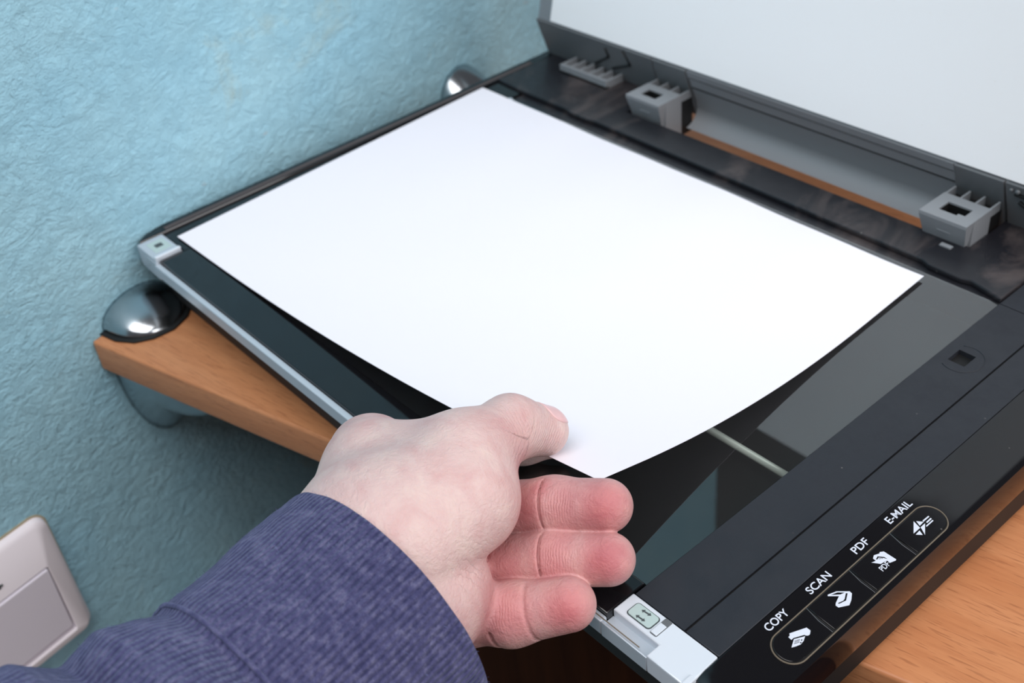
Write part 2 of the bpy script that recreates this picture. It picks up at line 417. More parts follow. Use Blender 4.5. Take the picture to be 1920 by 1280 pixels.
# ------------------------------------------------------------------ the flatbed scanner
ICONS = {
'copy' : [[(380.48, 30.69), (382.68, 36.31), (384.16, 36.38), (384.89, 35.11), (384.77, 34.34), (384.19, 33.78), (383.9, 33.82), (382.34, 30.35), (382.34, 29.31), (381.1, 29.42), (381.1, 30.06)], [(382.7, 30.08), (384.32, 33.48), (385.03, 31.88), (385.23, 30.16), (384.63, 28.35), (384.07, 27.19)]] ,
'copy_dark' : [[(383.21, 29.83), (383.95, 31.48), (384.07, 31.33), (383.32, 29.68)], [(383.44, 29.38), (384.18, 31.03), (384.29, 30.87), (383.55, 29.22)], [(383.69, 28.89), (384.43, 30.53), (384.55, 30.38), (383.81, 28.74)], [(384.24, 31.6), (384.42, 32.01), (384.72, 31.63), (384.53, 31.22)], [(384.63, 30.61), (384.81, 31.03), (385.1, 30.65), (384.92, 30.23)]] ,
'scan' : [[(379.53, 51.09), (380.59, 54.18), (383.35, 57.29), (384.34, 57.16), (385.68, 55.03), (386.45, 52.93), (384.73, 49.69), (383.66, 49.63), (383.15, 50.37), (382.23, 53.29), (379.87, 50.64)]] ,
'scan_dark' : [[(380.27, 51.75), (381.05, 54.03), (382.61, 55.71), (382.12, 54.1)], [(383.62, 50.89), (384.18, 52.84), (384.08, 53.72), (383.01, 55.77), (383.38, 56.19), (384.72, 53.61), (384.0, 50.83)]] ,
'pdf' : [[(381.27, 71.79), (381.8, 73.43), (380.61, 73.51), (380.04, 74.79), (380.81, 76.73), (380.53, 77.29), (381.27, 78.49), (385.82, 78.83), (385.99, 78.32), (385.22, 76.06), (384.31, 76.25), (383.93, 75.83), (383.59, 73.6)]] ,
'pdf_dark' : [[(381.45, 73.92), (381.13, 75.32), (382.66, 76.68), (383.79, 76.83), (383.42, 76.55), (382.75, 76.22), (381.6, 75.14), (381.83, 74.17)], [(381.83, 74.98), (381.98, 75.15), (382.2, 74.83), (382.05, 74.66)], [(382.09, 75.41), (382.24, 75.58), (382.46, 75.26), (382.31, 75.1)], [(382.38, 75.8), (382.53, 75.97), (382.72, 75.7), (382.57, 75.53)]] ,
'mail' : [[(381.03, 97.11), (382.85, 98.77), (382.95, 96.36)], [(380.45, 96.45), (383.53, 95.65), (383.46, 92.02)], [(383.5, 98.57), (383.49, 95.98), (384.07, 95.7), (386.3, 94.37)], [(384.04, 94.57), (384.19, 92.18), (385.79, 93.8)], [(382.28, 98.87), (382.4, 102.08), (382.86, 102.07), (382.79, 98.78)], [(383.43, 99.24), (383.42, 101.92), (383.92, 101.84), (383.91, 99.14)], [(384.3, 97.88), (384.33, 101.63), (384.76, 101.59), (384.71, 97.6)]] ,
'arrows' : [[(342.36, 4.88), (342.62, 5.98), (343.09, 5.71), (345.1, 5.89), (345.94, 6.15), (346.09, 5.08), (345.21, 4.87), (345.1, 5.21), (343.65, 5.13), (343.73, 4.82)], [(342.32, 1.74), (342.35, 2.61), (342.85, 2.55), (344.52, 1.95), (345.43, 2.58), (345.27, 2.98), (346.62, 2.92), (346.59, 2.06), (345.76, 1.79), (344.59, 1.19), (343.07, 1.64)]] ,
'plate' : [[(339.42, 1.41), (339.38, 5.92), (340.43, 6.67), (348.32, 6.83), (349.24, 6.07), (349.32, 1.45), (348.65, 0.79), (340.44, 0.73)]] ,
}
def scanner():
    root = thing('flatbed_scanner', 'black flatbed scanner with open lid and four front buttons on the shelf', 'scanner', (196, 130, SHELF_Z))
    P = lambda mb, name, m, bevel=0.0, **kw: mb.build(name, M[m], root, bevel, **kw)
    for x, y in ((30, 70), (368, 95), (40, 245), (368, 245)):
        P(MB().prism([(x + 7 * math.cos(a * math.pi / 6), y + 7 * math.sin(a * math.pi / 6)) for a in range(12)], -36, -32), 'foot', 'rubber')
    P(MB().prism(rounded(6, 390.2, 3.0, 247, 5), -32.5, -17), 'lower_case', 'dark', 1.2)
    # frame of the bed, in the pieces that show a seam or another finish
    P(MB().prism([(28, 13.9), (335.3, 13.9), (335.3, 8.6), (335.3, -3.6), (27, -3.6), (27, 9.3), (28, 9.3)], -4, 0), 'side_bezel', 'gloss', 0.5)
    wr = [(0.4, 9.4), (28, 9.4), (28, 236), (0.4, 236)]
    P(MB().prism(wr, -16.9, 0), 'wall_side_rail', 'gloss', 0.7)
    P(MB().box(28, 336, 4, 13.9, -17, -4.1), 'cavity_wall', 'dark')
    # raised stripe on the rail
    P(MB().prism([(5.2, 9.6), (5.2, 281), (-2.6, 281), (-2.4, 12), (-1.4, 7), (0.6, 1.2), (2.6, -1.6), (5.2, -3.6)], -12, 1.4), 'outer_rim', 'gloss', 0.9)
    P(MB().box(1.4, 4.4, 12, 262, 1.3, 1.5), 'dusty_ridge', 'dustridge')
    P(MB().box(28, 336, 224.2, 250.6, -16.9, -1.2), 'rear_rail', 'satin', 0.5)
    hb = [(5.3, 233.6), (27, 232.2), (66, 232.4), (70, 231), (84, 230.8), (88, 231.8), (296, 229.6), (300, 227.6), (316, 227.4), (320, 228.8), (335.6, 225), (335.6, 281), (305.4, 281), (305.4, 251), (95.2, 251), (95.2, 281), (5.3, 281)]
    P(MB().prism(hb, -1.1, 1.6), 'hinge_bar', 'satin', 0.6)
    P(MB().box(-1, 90, 249.2, 279, -16, -1.3), 'hinge_block', 'satin', 0.5)
    P(MB().box(306, 390, 249.2, 279, -16, -1.3), 'hinge_block', 'satin', 0.5)
    # deck to the right of the glass: two long panels with a groove between them
    for bx in ((336.2, 341, 8.7, 268), (348.2, 357.2, 8.7, 268), (341, 348.2, 8.7, 178.3), (341, 348.2, 186.6, 268)): pass
    d = MB(); d.prism([(336.2, 8.7), (357.1, 8.7), (357.1, 223.6), (336.2, 223.6)], -16.9, -2.5)
    d.box(336.2, 341, 8.7, 223.6, -2.6, 0).box(348.2, 357.1, 8.7, 223.6, -2.6, 0).box(341, 348.2, 8.7, 178.3, -2.6, 0).box(341, 348.2, 186.6, 223.6, -2.6, 0)
    d.box(336.2, 357.1, 224, 281, -16.9, 0)
    P(d, 'deck_panel', 'matte')
    P(MB().prism([(357.8, 8.7), (371.3, 8.7), (371.3, 281), (357.8, 281)], -16.9, 0), 'deck_panel', 'matte', 0.25)
    P(MB().box(357, 358, 9, 268, -16, -0.9), 'groove', 'dark')
    # raised boss around the lid lock slot
    ring = [(345 + 8.2 * math.cos(a), 182.3 + 8.6 * math.sin(a), 0.0) for a in [math.radians(x) for x in range(-120, 121, 8)]]
    P(MB().tube(ring, 0.22, 6), 'lock_boss', 'matte', smooth=True)
    P(MB().box(341, 348.2, 178.3, 186.6, -2.6, -2.2), 'lock_slot', 'dark')
    # front panel: gloss, falls slightly to a soft edge, then the front face
    prof = [(371.6, -16.9), (371.6, 0), (372.2, 0.02), (380, -0.96), (388, -1.95), (391.2, -2.36), (391.5, -2.5), (391.65, -2.9), (392.2, -9), (392.2, -14), (391.8, -16.9)]
    stations = [(-6.4, 7.0), (-6.0, 5.0), (-5.0, 3.2), (-3.2, 1.6), (-0.8, 0.5), (2.0, 0.0), (8.7, 0), (60, 0), (120, 0), (200, 0), (268, 0)]
    vs, fs = [], []; n = len(prof)
    for y, dz in stations:
        for x, z in prof:
            f = max(0, (z + 16.9) / 16.9)
            vs.append((x - (0.5 * dz if x > 391 else 0), y, z - dz * f))
    for i in range(len(stations) - 1):
        for k in range(n):
            a, b = i * n + k, i * n + (k + 1) % n
            fs.append((a, b, b + n, a + n))
    fs.append(tuple(range(n))); fs.append(tuple(range((len(stations) - 1) * n, len(stations) * n))[::-1])
    P(MB().add(vs, fs), 'front_panel', 'gloss', smooth=True).data.set_sharp_from_angle(angle=math.radians(24))
    P(MB().box(380, 391.3, -3, 266, -17.6, -17.2), 'seam_line', 'satin')
    # glass and what lies under it
    P(MB().box(28.2, 335.8, 14.1, 224, -3.0, -0.5), 'glass_pane', 'glass')
    P(MB().box(28, 336, 14, 224, -17, -16.4), 'cavity_floor', 'dark')
    P(MB().tube([(30, 92.2, -9), (334, 92.2, -9)], 1.5, 12), 'guide_rod', 'steel', smooth=True)
    P(MB().box(60, 78, 16, 222, -15, -5), 'scan_carriage', 'dark', 0.5)
    P(MB().box(27.6, 30.4, 214, 223.4, -0.4, 0.5), 'glass_clip', 'silver', 0.3)
    # silver side trim and the two silver corner pieces
    P(MB().prism([(26.5, -6.6), (335.4, -6.6), (335.4, -3.7), (26.5, -3.7)], -8.0, -1.4), 'side_trim', 'silver', 0.5)
    P(MB().box(335.4, 355.3, -6.0, -0.9, -8.0, -3.4), 'finger_slot', 'silver')
    P(MB().prism([(335.4, -6.6), (355.3, -6.6), (355.3, -5.4), (354.2, -5.9), (335.4, -5.9)], -8.0, -1.3), 'slot_lip', 'silver', 0.25)
    P(MB().box(322, 351, -5.3, -4.9, -1.4, -1.33).box(336, 351, -5.6, -4.9, -3.4, -3.3), 'dirt_line', 'dustline')
    P(MB().prism([(355.3, -6.6), (371.6, -6.6), (371.6, -1.4), (371.2, 8.4), (335.4, 8.5), (335.4, -0.9), (355.3, -0.9)], -8.0, -0.0), 'silver_corner', 'silver_pale', 0.5)
    P(MB().prism([(369.6, -6.6), (371.9, -6.6), (371.9, -2.2), (369.6, -2.2)], -8, 0.5), 'corner_lip', 'silver_pale', 0.4)
    P(MB().prism([(5.6, -5.2), (26.2, -5.2), (26.2, 9.0), (5.6, 9.0)], -9.0, 0.9), 'silver_corner', 'silver', 0.6)
    P(MB().prism([(1.2, -2.0), (5.5, -5.0), (26.2, -5.6), (26.4, -3.9), (5.5, -3.9)], -11.0, -1.2), 'side_trim', 'silver', 0.4)
    P(MB().box(9.5, 20.5, -2, 7, 0.9, 1.05), 'lock_window', 'plate', 0.0)
    P(MB().box(13, 16.5, 0.5, 4.5, 1.05, 1.15), 'lock_mark', 'ink')
    P(MB().box(24, 26.3, -4.8, 9, 0.9, 1.9), 'corner_lip', 'silver_pale', 0.4)
    # carriage lock on the near corner: dark rim, pale plate with two marks, slider
    rim = rounded(339.15, 349.35, 0.8, 6.85, 1.3)
    P(MB().prism(rim, 0.0, 0.12), 'lock_rim', 'ink')
    rim2 = rounded(349.9, 352.8, 0.5, 8.3, 0.6)
    P(MB().prism(rim2, 0.0, 0.1), 'slider_recess', 'grey_dark')
    pl = P(MB().prism(rounded(339.5, 349.0, 1.1, 6.5, 1.1), 0.1, 0.45), 'lock_plate', 'plate', 0.12)
    for ax, ay, sk in ((344.3, 5.2, 0.10), (344.4, 2.3, 0.06)):
        arrow = [(-1.9, 0), (-0.9, 0.75), (-0.9, 0.28), (0.9, 0.28), (0.9, 0.75), (1.9, 0), (0.9, -0.75), (0.9, -0.28), (-0.9, -0.28), (-0.9, -0.75)]
        MB().prism([(ax + x, ay + y + sk * x) for x, y in arrow], 0.44, 0.53).build('lock_arrow', M['ink'], pl)
    P(MB().box(350.1, 352.6, 0.8, 5.6, 0.1, 0.5), 'lock_slider', 'silver_pale', 0.15)
    # buttons
    zf = lambda x: 0.02 - 0.12 * (x - 372.2)
    def on_panel(poly, lift, thick):
        mb = MB(); mb.prism([tuple(p) for p in poly], 0, 1)
        mb.v = [(x, y, zf(x) + lift + z * thick) for x, y, z in mb.v]
        return mb
    y0, y1, xa, xb = 21.5, 107.2, 377.7, 389.4
    pill = rounded(xa, xb, y0, y1, 5.8, 9)
    P(MB().tube([(x, y, zf(x) + 0.05) for x, y in pill], 0.28, 6, closed=True), 'button_surround', 'dustline', smooth=True)
    seps = [(42.0, 41.0), (63.9, 62.9), (86.2, 85.4)]
    pin = rounded(xa + 0.35, xb - 0.35, y0 + 0.35, y1 - 0.35, 5.45, 9)
    P(on_panel(pin, -0.02, 0.1), 'button_well', 'dark')
    bounds = [y0] + [s[0] for s in seps] + [y1]
    icons = ('copy', 'scan', 'pdf', 'mail')
    for i in range(4):
        lo, hi = bounds[i] + (0.35 if i else 0.6), bounds[i + 1] - (0.35 if i < 3 else 0.6)
        c = (i == 0, i == 0, i == 3, i == 3)
        poly = rounded(xa + 0.6, xb - 0.6, lo, hi, 5.0, 8, c)
        b = on_panel(poly, 0.08, 0.42).build('button', M['button'], root, 0.15)
        for poly in ICONS[icons[i]]:
            q = on_panel(poly, 0.5, 0.06).build('button_icon', M['print'], b)
        for poly in ICONS.get(icons[i] + '_dark', []):
            on_panel(poly, 0.53, 0.06).build('icon_detail', M['button'], b)
        if i == 2:
            text('PDF', (385.9, 71.6, zf(385.9) + 0.58), 4.1, 1.9, b)
    for s in seps:
        P(MB().tube([(xa + 0.5, s[0], zf(xa) + 0.45), (383.5, s[0] - 0.9, zf(383.5) + 0.45), (xb - 0.5, s[0] - 0.9, zf(xb) + 0.45)], 0.13, 6), 'button_divider', 'grey_dark', smooth=True)
    for wd, ya, yb in (('COPY', 26.8, 36.9), ('SCAN', 47.5, 58.4), ('PDF', 71.3, 78.7), ('E-MAIL', 90.1, 103.0)):
        text(wd, (375.9, ya, zf(375.9) + 0.03), yb - ya, 2.75, root)
    lid(root)

def text(word, base, width, height, parent):
    """flat lettering lying on the front panel, read along +y, tops towards -x"""
    cu = bpy.data.curves.new('lettering', 'FONT'); cu.body = word; cu.size = 1.0; cu.extrude = 0.012; cu.resolution_u = 6
    cu.offset = 0.012
    o = bpy.data.objects.new('lettering', cu); COL.objects.link(o)
    bpy.context.view_layer.update()
    me = bpy.data.meshes.new_from_object(o.evaluated_get(bpy.context.evaluated_depsgraph_get()))
    bpy.data.objects.remove(o)
    xs = [v.co.x for v in me.vertices]; ys = [v.co.y for v in me.vertices]
    sx = width / (max(xs) - min(xs)); sy = height / (max(ys) - min(ys))
    for v in me.vertices:
        x = (v.co.x - min(xs)) * sx; y = (v.co.y - min(ys)) * sy
        px = base[0] - y
        v.co = Vector((px, base[1] + x, base[2] + 0.12 * y + (0.05 if v.co.z > 0 else 0))) * S
    me.materials.clear(); me.materials.append(M['print'])
    t = bpy.data.objects.new('printed_word', me); COL.objects.link(t)
    t.parent = parent; t.matrix_parent_inverse = parent.matrix_world.inverted()
    return t

def lid(root):
    # raised lid; (y, z) section: hinge skirt leans forward, pad leans back
    a = math.radians(15.0); d = Vector((math.sin(a), math.cos(a))); n = Vector((-math.cos(a), math.sin(a)))
    o = Vector((272.0, 26.0))
    pt = lambda s, t: tuple(o + d * s + n * t)        # s up the pad, t towards the viewer
    shell = MB().extrude([pt(-1.5, -0.9), pt(252, -0.9), pt(255, -4), pt(252, -9), pt(10, -10), (295, 2), (292, -6), (284.5, -5.5), (283, -3)], 0, 391)
    L = shell.build('lid', M['grey'], root, 0.5)
    L['label'] = 'grey lid standing open behind the bed'
    Q = lambda mb, name, m, bevel=0.0, **kw: mb.build(name, M[m], L, bevel, **kw)
    Q(MB().extrude([pt(0.5, 0), pt(250, 0), pt(250, -1.2), pt(0.5, -1.2)], 11.5, 381), 'lid_pad', 'pad', 0.3)
    # hinge skirt in panels with seams
    def skirt(u0, u1, name='hinge_skirt', off=0.0, m='grey_dark'):
        return Q(MB().extrude([(270.8 + off, 25.6), (280.8 + off, -4.2), (282.8, -3.6), (273, 25.8)], u0, u1), name, m, 0.25)
    skirt(0.3, 94.6); skirt(95.6, 120.0, off=-0.3); skirt(281.6, 305.6, off=-0.3); skirt(306.8, 391)
    # concave trough between the hinge posts
    tp = [(271.0, 25.6), (272.9, 20.5), (273.3, 20.2), (275.3, 15), (275.6, 14.8), (279.6, 5.0)]
    cx, cz = 269.6, 0.2
    for k in range(0, 13):
        an = math.radians(18 - 98 * k / 12)
        tp.append((cx + 10.6 * math.cos(an), cz + 8.6 * math.sin(an)))
    back = [(y + 1.6, z - 0.6) for y, z in tp[::-1]]
    Q(MB().extrude(tp + back, 120.6, 281.0), 'hinge_trough', 'grey', 0.0, smooth=True).data.set_sharp_from_angle(angle=math.radians(30))
    for s in (0.22, 0.55):
        y, z = 271 + 4.6 * s * 1.9, 25.6 - 10.8 * s * 1.9 + 0.2
        Q(MB().extrude([(y - 0.5, z), (y, z - 0.6), (y + 0.6, z - 0.4), (y + 0.4, z + 0.4)], 121, 280.6), 'trough_groove', 'dark')
    # posts that slot into the bed
    def post(u0, u1, y0, y1, z0, z1, hx0, hx1, hy0, hy1, notch):
        b = MB()
        b.box(u0, u1, hy1, y1, z0, z1).box(u0, hx0, hy0, hy1, z0, z1).box(hx1, u1, hy0, hy1, z0, z1).box(hx0, hx1, hy0, hy1, z0, z1 - 7)
        # front wall overhangs: the foot is set back and narrower
        f0, f1 = u0 + 3.4, u1 - 2.6
        b.add([(f0, y0 + 7, z0), (f1, y0 + 7, z0), (f1, hy0, z0), (f0, hy0, z0), (u0, y0, z1), (u1, y0, z1), (u1, hy0, z1), (u0, hy0, z1),
               (u0, y0, z1 - 1.6), (u1, y0, z1 - 1.6)],
              [(0, 1, 2, 3), (4, 5, 6, 7), (0, 1, 9, 8), (8, 9, 5, 4), (1, 2, 6, 5, 9), (2, 3, 7, 6), (3, 0, 8, 4, 7)])
        if notch: b.box(hx1 - 3.2, hx1, hy0, hy0 + 1.6, z0, z1)
        Q(b, 'hinge_post', 'grey', 0.0)
        Q(MB().box(hx0, hx1, hy0, hy1, z1 - 7.1, z1 - 6.6).box(hx0, hx0 + 0.3, hy0, hy1, z1 - 7, z1 - 0.8).box(hx1 - 0.3, hx1, hy0, hy1, z1 - 7, z1 - 0.8)
          .box(hx0, hx1, hy0, hy0 + 0.3, z1 - 7, z1 - 0.8).box(hx0, hx1, hy1 - 0.3, hy1, z1 - 7, z1 - 0.8), 'hole_shade_liner', 'dark')  # black liner: the shade inside the post hole is put into its colour
        for k in range(4):
            x = u0 + 0.3 + (u1 - u0 - 1.5) * k / 3
            Q(MB().box(x, x + 0.9, y1, y1 + 8, z1 - 5, z1 - 0.1), 'post_rib', 'grey')
        Q(MB().box(u0 + 0.2, u1 - 0.2, y1, y1 + 9, -12, z1 - 4.5), 'rib_gap_shade', 'dark')  # black fill, coloured so the gaps between the ribs read as shaded holes
        Q(MB().box(u0 + (u1 - u0) * 0.38, u0 + (u1 - u0) * 0.66, y0 + 1.4, y0 + 2.2, z1 - 7.4, z1 - 6.8), 'post_mark', 'grey')
    post(95.6, 120.2, 250.0, 268.0, -12, 12.6, 101.5, 112.5, 255.5, 262.5, False)
    post(281.6, 305.0, 246.0, 266.0, -12, 13.6, 287.5, 299.5, 252.0, 260.0, True)
    Q(MB().box(287.5, 300.5, 245.6, 246.6, -0.2, 1.4).box(295, 300.5, 243.4, 245.8, 1.6, 2.2), 'latch_tongue', 'grey')
    # ribbed lug on the wall side
    Q(MB().box(27, 66, 263.8, 266, 1.6, 6.4).box(27, 66, 263.8, 276, 1.6, 3.0), 'ribbed_lug', 'grey', 0.2)
    for k in range(6):
        x = 27 + 7.6 * k
        Q(MB().box(x, x + 1.4, 265.8, 277.5, 1.7, 6.2), 'lug_rib', 'grey')
    # raised lines on the wall-side skirt, stiffening ribs on the other side
    sk = lambda u, z: (u, 270.8 + 10 * (25.6 - z) / 29.8 - 0.35, z)
    for pts in ([sk(44, 7), sk(59, 16), sk(58, 22)], [sk(59, 8), sk(76, 15.5), sk(73, 24.5)]):
        Q(MB().tube(pts, 0.75, 6), 'cable_groove', 'rubber', smooth=True)
    Q(MB().tube([sk(313, 17), sk(330, 7), sk(350, 0)], 1.0, 6), 'stiffening_rib', 'rubber', smooth=True)
    Q(MB().tube([sk(311, 21), sk(322, 20.5), sk(345, 22)], 0.9, 6), 'stiffening_rib', 'dark', smooth=True)
    for u, r in ((309.5, 0.8), (312.5, 1.1), (318, 0.7), (331, 0.9)):
        Q(MB().tube([(u, 270.6, 23.0), (u, 273, 22.2)], r, 8), 'skirt_peg', 'grey_dark', smooth=True)
scanner()

# ------------------------------------------------------------------ the sheet of paper
def paper():
    x0, y0, rot, beta, t0, k, z0, L, W, tl, tp, sh = (14.7394, 12.9275, 0.0125, 1.03193, 136.06244, 0.00276, 1.1, 297.08848, 202.45852, 118.83988, 0.02516, -0.02868)
    na, nb = 110, 80
    ex, ey = math.cos(beta), -math.sin(beta)
    vs = []
    for j in range(nb + 1):
        for i in range(na + 1):
            a, b = L * i / na, W * j / nb
            t = max(ex * (a - L) + ey * b + t0, 0); ta = min(t, tl)
            X = math.sin(k * ta) / k + (t - ta) * math.cos(k * tl); Z = (1 - math.cos(k * ta)) / k + (t - ta) * math.sin(k * tl)
            a2, b2 = a + ex * (X - t), b + ey * (X - t)
            a2 += sh * b2; b2 *= 1 + tp * (L - a) / L
            c, s = math.cos(rot), math.sin(rot)
            # a breath of waviness along the far edge
            zw = 0.5 * (b / W) ** 2 * (math.sin(a / 23.0) + 0.6 * math.sin(a / 9.7 + 1)) * 0.5 + 0.3 * (b / W)
            vs.append((x0 + a2 * c - b2 * s, y0 + a2 * s + b2 * c, z0 + Z + zw))
    n = len(vs); fs = []
    for j in range(nb):
        for i in range(na):
            p = j * (na + 1) + i
            fs.append((p, p + 1, p + na + 2, p + na + 1))
    vs2 = vs + [(x, y, z - 0.11) for x, y, z in vs]
    fs2 = fs + [tuple(q + n for q in f[::-1]) for f in fs]
    rim = [i for i in range(na + 1)] + [j * (na + 1) + na for j in range(1, nb + 1)] + [nb * (na + 1) + i for i in range(na - 1, -1, -1)] + [j * (na + 1) for j in range(nb - 1, 0, -1)]
    for p, q in zip(rim, rim[1:] + rim[:1]): fs2.append((q, p, p + n, q + n))
    o = MB().add(vs2, fs2).build('paper_sheet', M['paper'], smooth=True)
    o.data.set_sharp_from_angle(angle=math.radians(40))
    tag(o, 'blank white sheet of paper on the scanner glass, near corner lifted', 'paper')
paper()

# ------------------------------------------------------------------ the hand and its sleeve
VIEWISH = (-0.6356,0.4830,-0.6023)
HAND_CONES = [
    ((290.4,-111.4,11.9),(285.0,-64.9,25.1),27.0,25.0,10.0),  # forearm
    ((285.5,-62.7,24.6),(281.0,-47.6,29.8),25.0,24.5,10.0),  # wrist
    ((306.1,-63.5,17.1),(300.1,-46.5,17.3),20.0,19.0,10.0),  # wrist_low
    ((277.7,-50.8,29.1),(244.0,-26.1,24.8),21.5,14.5,10.0),  # index metacarpal
    ((282.8,-49.3,23.2),(245.7,-27.8,13.3),20.0,13.0,10.0),  # middle metacarpal
    ((287.5,-46.0,14.3),(255.6,-34.4,4.1),18.0,12.0,10.0),  # ring metacarpal
    ((297.2,-45.3,11.3),(270.9,-40.8,-0.6),17.0,11.0,10.0),  # little metacarpal
    ((286.5,-49.6,35.8),(281.9,-13.8,39.4),20.0,15.0,9.0),  # thumb metacarpal
    ((293.1,-44.5,34.5),(292.6,-23.1,35.6),18.5,18.5,9.0),  # thenar
    ((256.2,-31.5,32.4),(276.8,-14.1,36.3),15.0,13.0,10.0),  # web
    ((302.6,-48.7,16.2),(300.3,-40.7,15.1),14.0,12.0,8.0),  # hypothenar
]
HAND_KIND = ['forearm', 'wrist', 'wrist_low', 'index metacarpal', 'middle metacarpal', 'ring metacarpal', 'little metacarpal', 'thumb metacarpal', 'thenar', 'web', 'hypothenar']
FINGERS = {
    'index': ([(240.7,-23.6,22.0), (255.0,9.3,9.9), (264.5,25.3,7.8), (271.4,33.1,8.5)], [11, 7.2, 5.8, 5.2], 4),
    'middle': ([(245.7,-27.8,13.3), (281.0,-8.4,11.5), (303.6,4.9,20.0), (318.8,13.7,24.2)], [11.3, 9.8, 9.3, 8.9], 3),
    'ring': ([(256.9,-35.1,5.6), (291.8,-21.0,3.3), (313.4,-6.2,10.6), (328.9,4.3,14.3)], [11.2, 9.3, 8.9, 8.7], 3),
    'little': ([(272.2,-41.5,0.9), (300.7,-35.3,-2.6), (315.3,-26.2,2.5), (329.5,-14.2,8.8)], [10, 10, 10, 8.8], 3),
    'thumb': ([(283.2,-14.6,40.8), (278.6,9.2,36.5), (281.1,21.2,28.5)], [14.5, 10.6, 8.8], 5),
}
CREASES = [
    ('middle', 1, 0.97, 0.45),
    ('ring', 1, 0.97, 0.45),
    ('ring', 1, 0.3, 0.42),
    ('little', 1, 0.8, 0.6),
    ('little', 2, 0.42, 0.4),
]
FLUSH = [
    ((322.0,9.4,29.1),13.0,1.00),
    ((310.4,3.7,25.1),15.0,0.75),
    ((300.8,-4.0,24.0),14.0,0.80),
    ((331.9,-0.9,20.2),13.0,1.00),
    ((317.8,-8.7,15.5),15.0,0.85),
    ((305.2,-18.6,11.0),14.0,0.80),
    ((333.5,-18.9,14.2),13.0,1.00),
    ((320.2,-29.6,9.6),14.0,0.85),
    ((310.3,-34.9,5.8),15.0,0.75),
    ((305.4,-40.1,3.5),10.0,0.80),
    ((300.5,-0.5,32.2),10.0,0.90),
    ((302.8,-17.6,21.0),10.0,0.60),
    ((290.7,0.2,43.0),10.0,0.35),
    ((242.2,-22.1,34.9),16.0,0.25),
]
WRINKLES = [
    ((287.5,12.1,29.4),(5.8,10.7,-10.8),9.0,1.1,1.0),
    ((295.9,-1.6,37.8),(14.1,9.0,-11.0),8.0,1.5,0.9),
    ((285.5,4.7,43.8),(2.0,25.9,-6.2),7.0,1.3,0.4),
    ((309.5,-36.4,28.7),(1.6,-17.7,-10.9),10.0,2.6,0.7),
    ((310.0,0.8,28.2),(15.7,9.3,4.2),5.0,0.9,0.5),
    ((319.7,-10.1,19.1),(15.4,9.3,4.5),5.0,0.9,0.5),
    ((316.6,-31.0,9.0),(14.8,10.2,5.8),5.0,1.0,0.6),
]
NAIL = ((280.4,10.3,37.1),(281.8,21.5,29.7),(278.9,31.0,38.7))
SLEEVE = [
    ((298.5,-59.1,22.1),41.5,35.0),
    ((298.5,-59.8,22.0),43.0,37.0),
    ((298.6,-64.5,20.9),43.5,37.5),
    ((301.9,-85.8,20.4),43.0,38.0),
    ((306.2,-109.0,20.5),43.0,39.0),
    ((307.0,-114.0,20.5),41.5,38.0),
    ((307.6,-119.9,20.3),45.5,42.0),
    ((309.6,-129.2,21.4),49.0,45.0),
    ((311.6,-136.3,22.7),47.0,43.0),
    ((312.3,-140.8,23.4),45.0,33.0),
    ((313.3,-144.2,24.1),48.0,37.0),
    ((315.1,-150.2,25.3),54.0,52.0),
    ((319.9,-167.0,30.8),55.0,50.0),
]

def smin(a, b, k):
    h = np.clip(0.5 + 0.5 * (b - a) / k, 0, 1)
    return b + (a - b) * h - k * h * (1 - h)

def sd_cone(p, a, b, ra, rb):
    a = np.array(a, np.float32); b = np.array(b, np.float32)
    ba = b - a; l2 = float(ba @ ba); pa = p - a
    t = np.clip((pa @ ba) / l2, 0, 1)
    d = pa - t[:, None] * ba
    return np.sqrt((d * d).sum(1)) - (ra + (rb - ra) * t)

THUMB_SIDE = ('thumb metacarpal', 'thenar', 'web')
def sdf(p, fine=True):
    palm = ball = None
    for i, (a, b, ra, rb, k) in enumerate(HAND_CONES):
        e = sd_cone(p, a, b, ra, rb)
        if HAND_KIND[i] in ('wrist', 'forearm', 'index metacarpal'):
            palm = e if palm is None else smin(palm, e, k); ball = e if ball is None else smin(ball, e, k)
        elif HAND_KIND[i] in THUMB_SIDE: ball = smin(ball, e, k)
        else: palm = smin(palm, e, k)
    fd = None
    for nm, (pts, rs, k) in FINGERS.items():
        e = None
        for i in range(len(pts) - 1):
            g = sd_cone(p, pts[i], pts[i + 1], rs[i], rs[i + 1])
            e = g if e is None else smin(e, g, 4.0)
        if nm == 'thumb': ball = smin(ball, e, k); continue
        if fine:
            for fn, seg, t, r in CREASES:      # bending creases on the palm side
                if fn != nm: continue
                a, b = np.array(pts[seg], np.float32), np.array(pts[seg + 1], np.float32)
                ax = (b - a) / np.linalg.norm(b - a); c = a + (b - a) * t
                rad = rs[seg] + (rs[seg + 1] - rs[seg]) * t
                q = p - c; h = q @ ax; w = q - h[:, None] * ax; l = np.sqrt((w * w).sum(1)) + 1e-6
                face = -(w @ np.array(VIEWISH, np.float32)) / l
                cr = np.sqrt((l - rad - 0.15) ** 2 + h * h) - r + np.maximum(0, 0.35 - face) * 4
                e = -smin(-e, cr, 1.0)
        fd = e if fd is None else smin(fd, e, 1.0)
    palm = smin(palm, fd, 4.0)
    return smin(palm, ball, 2.2)

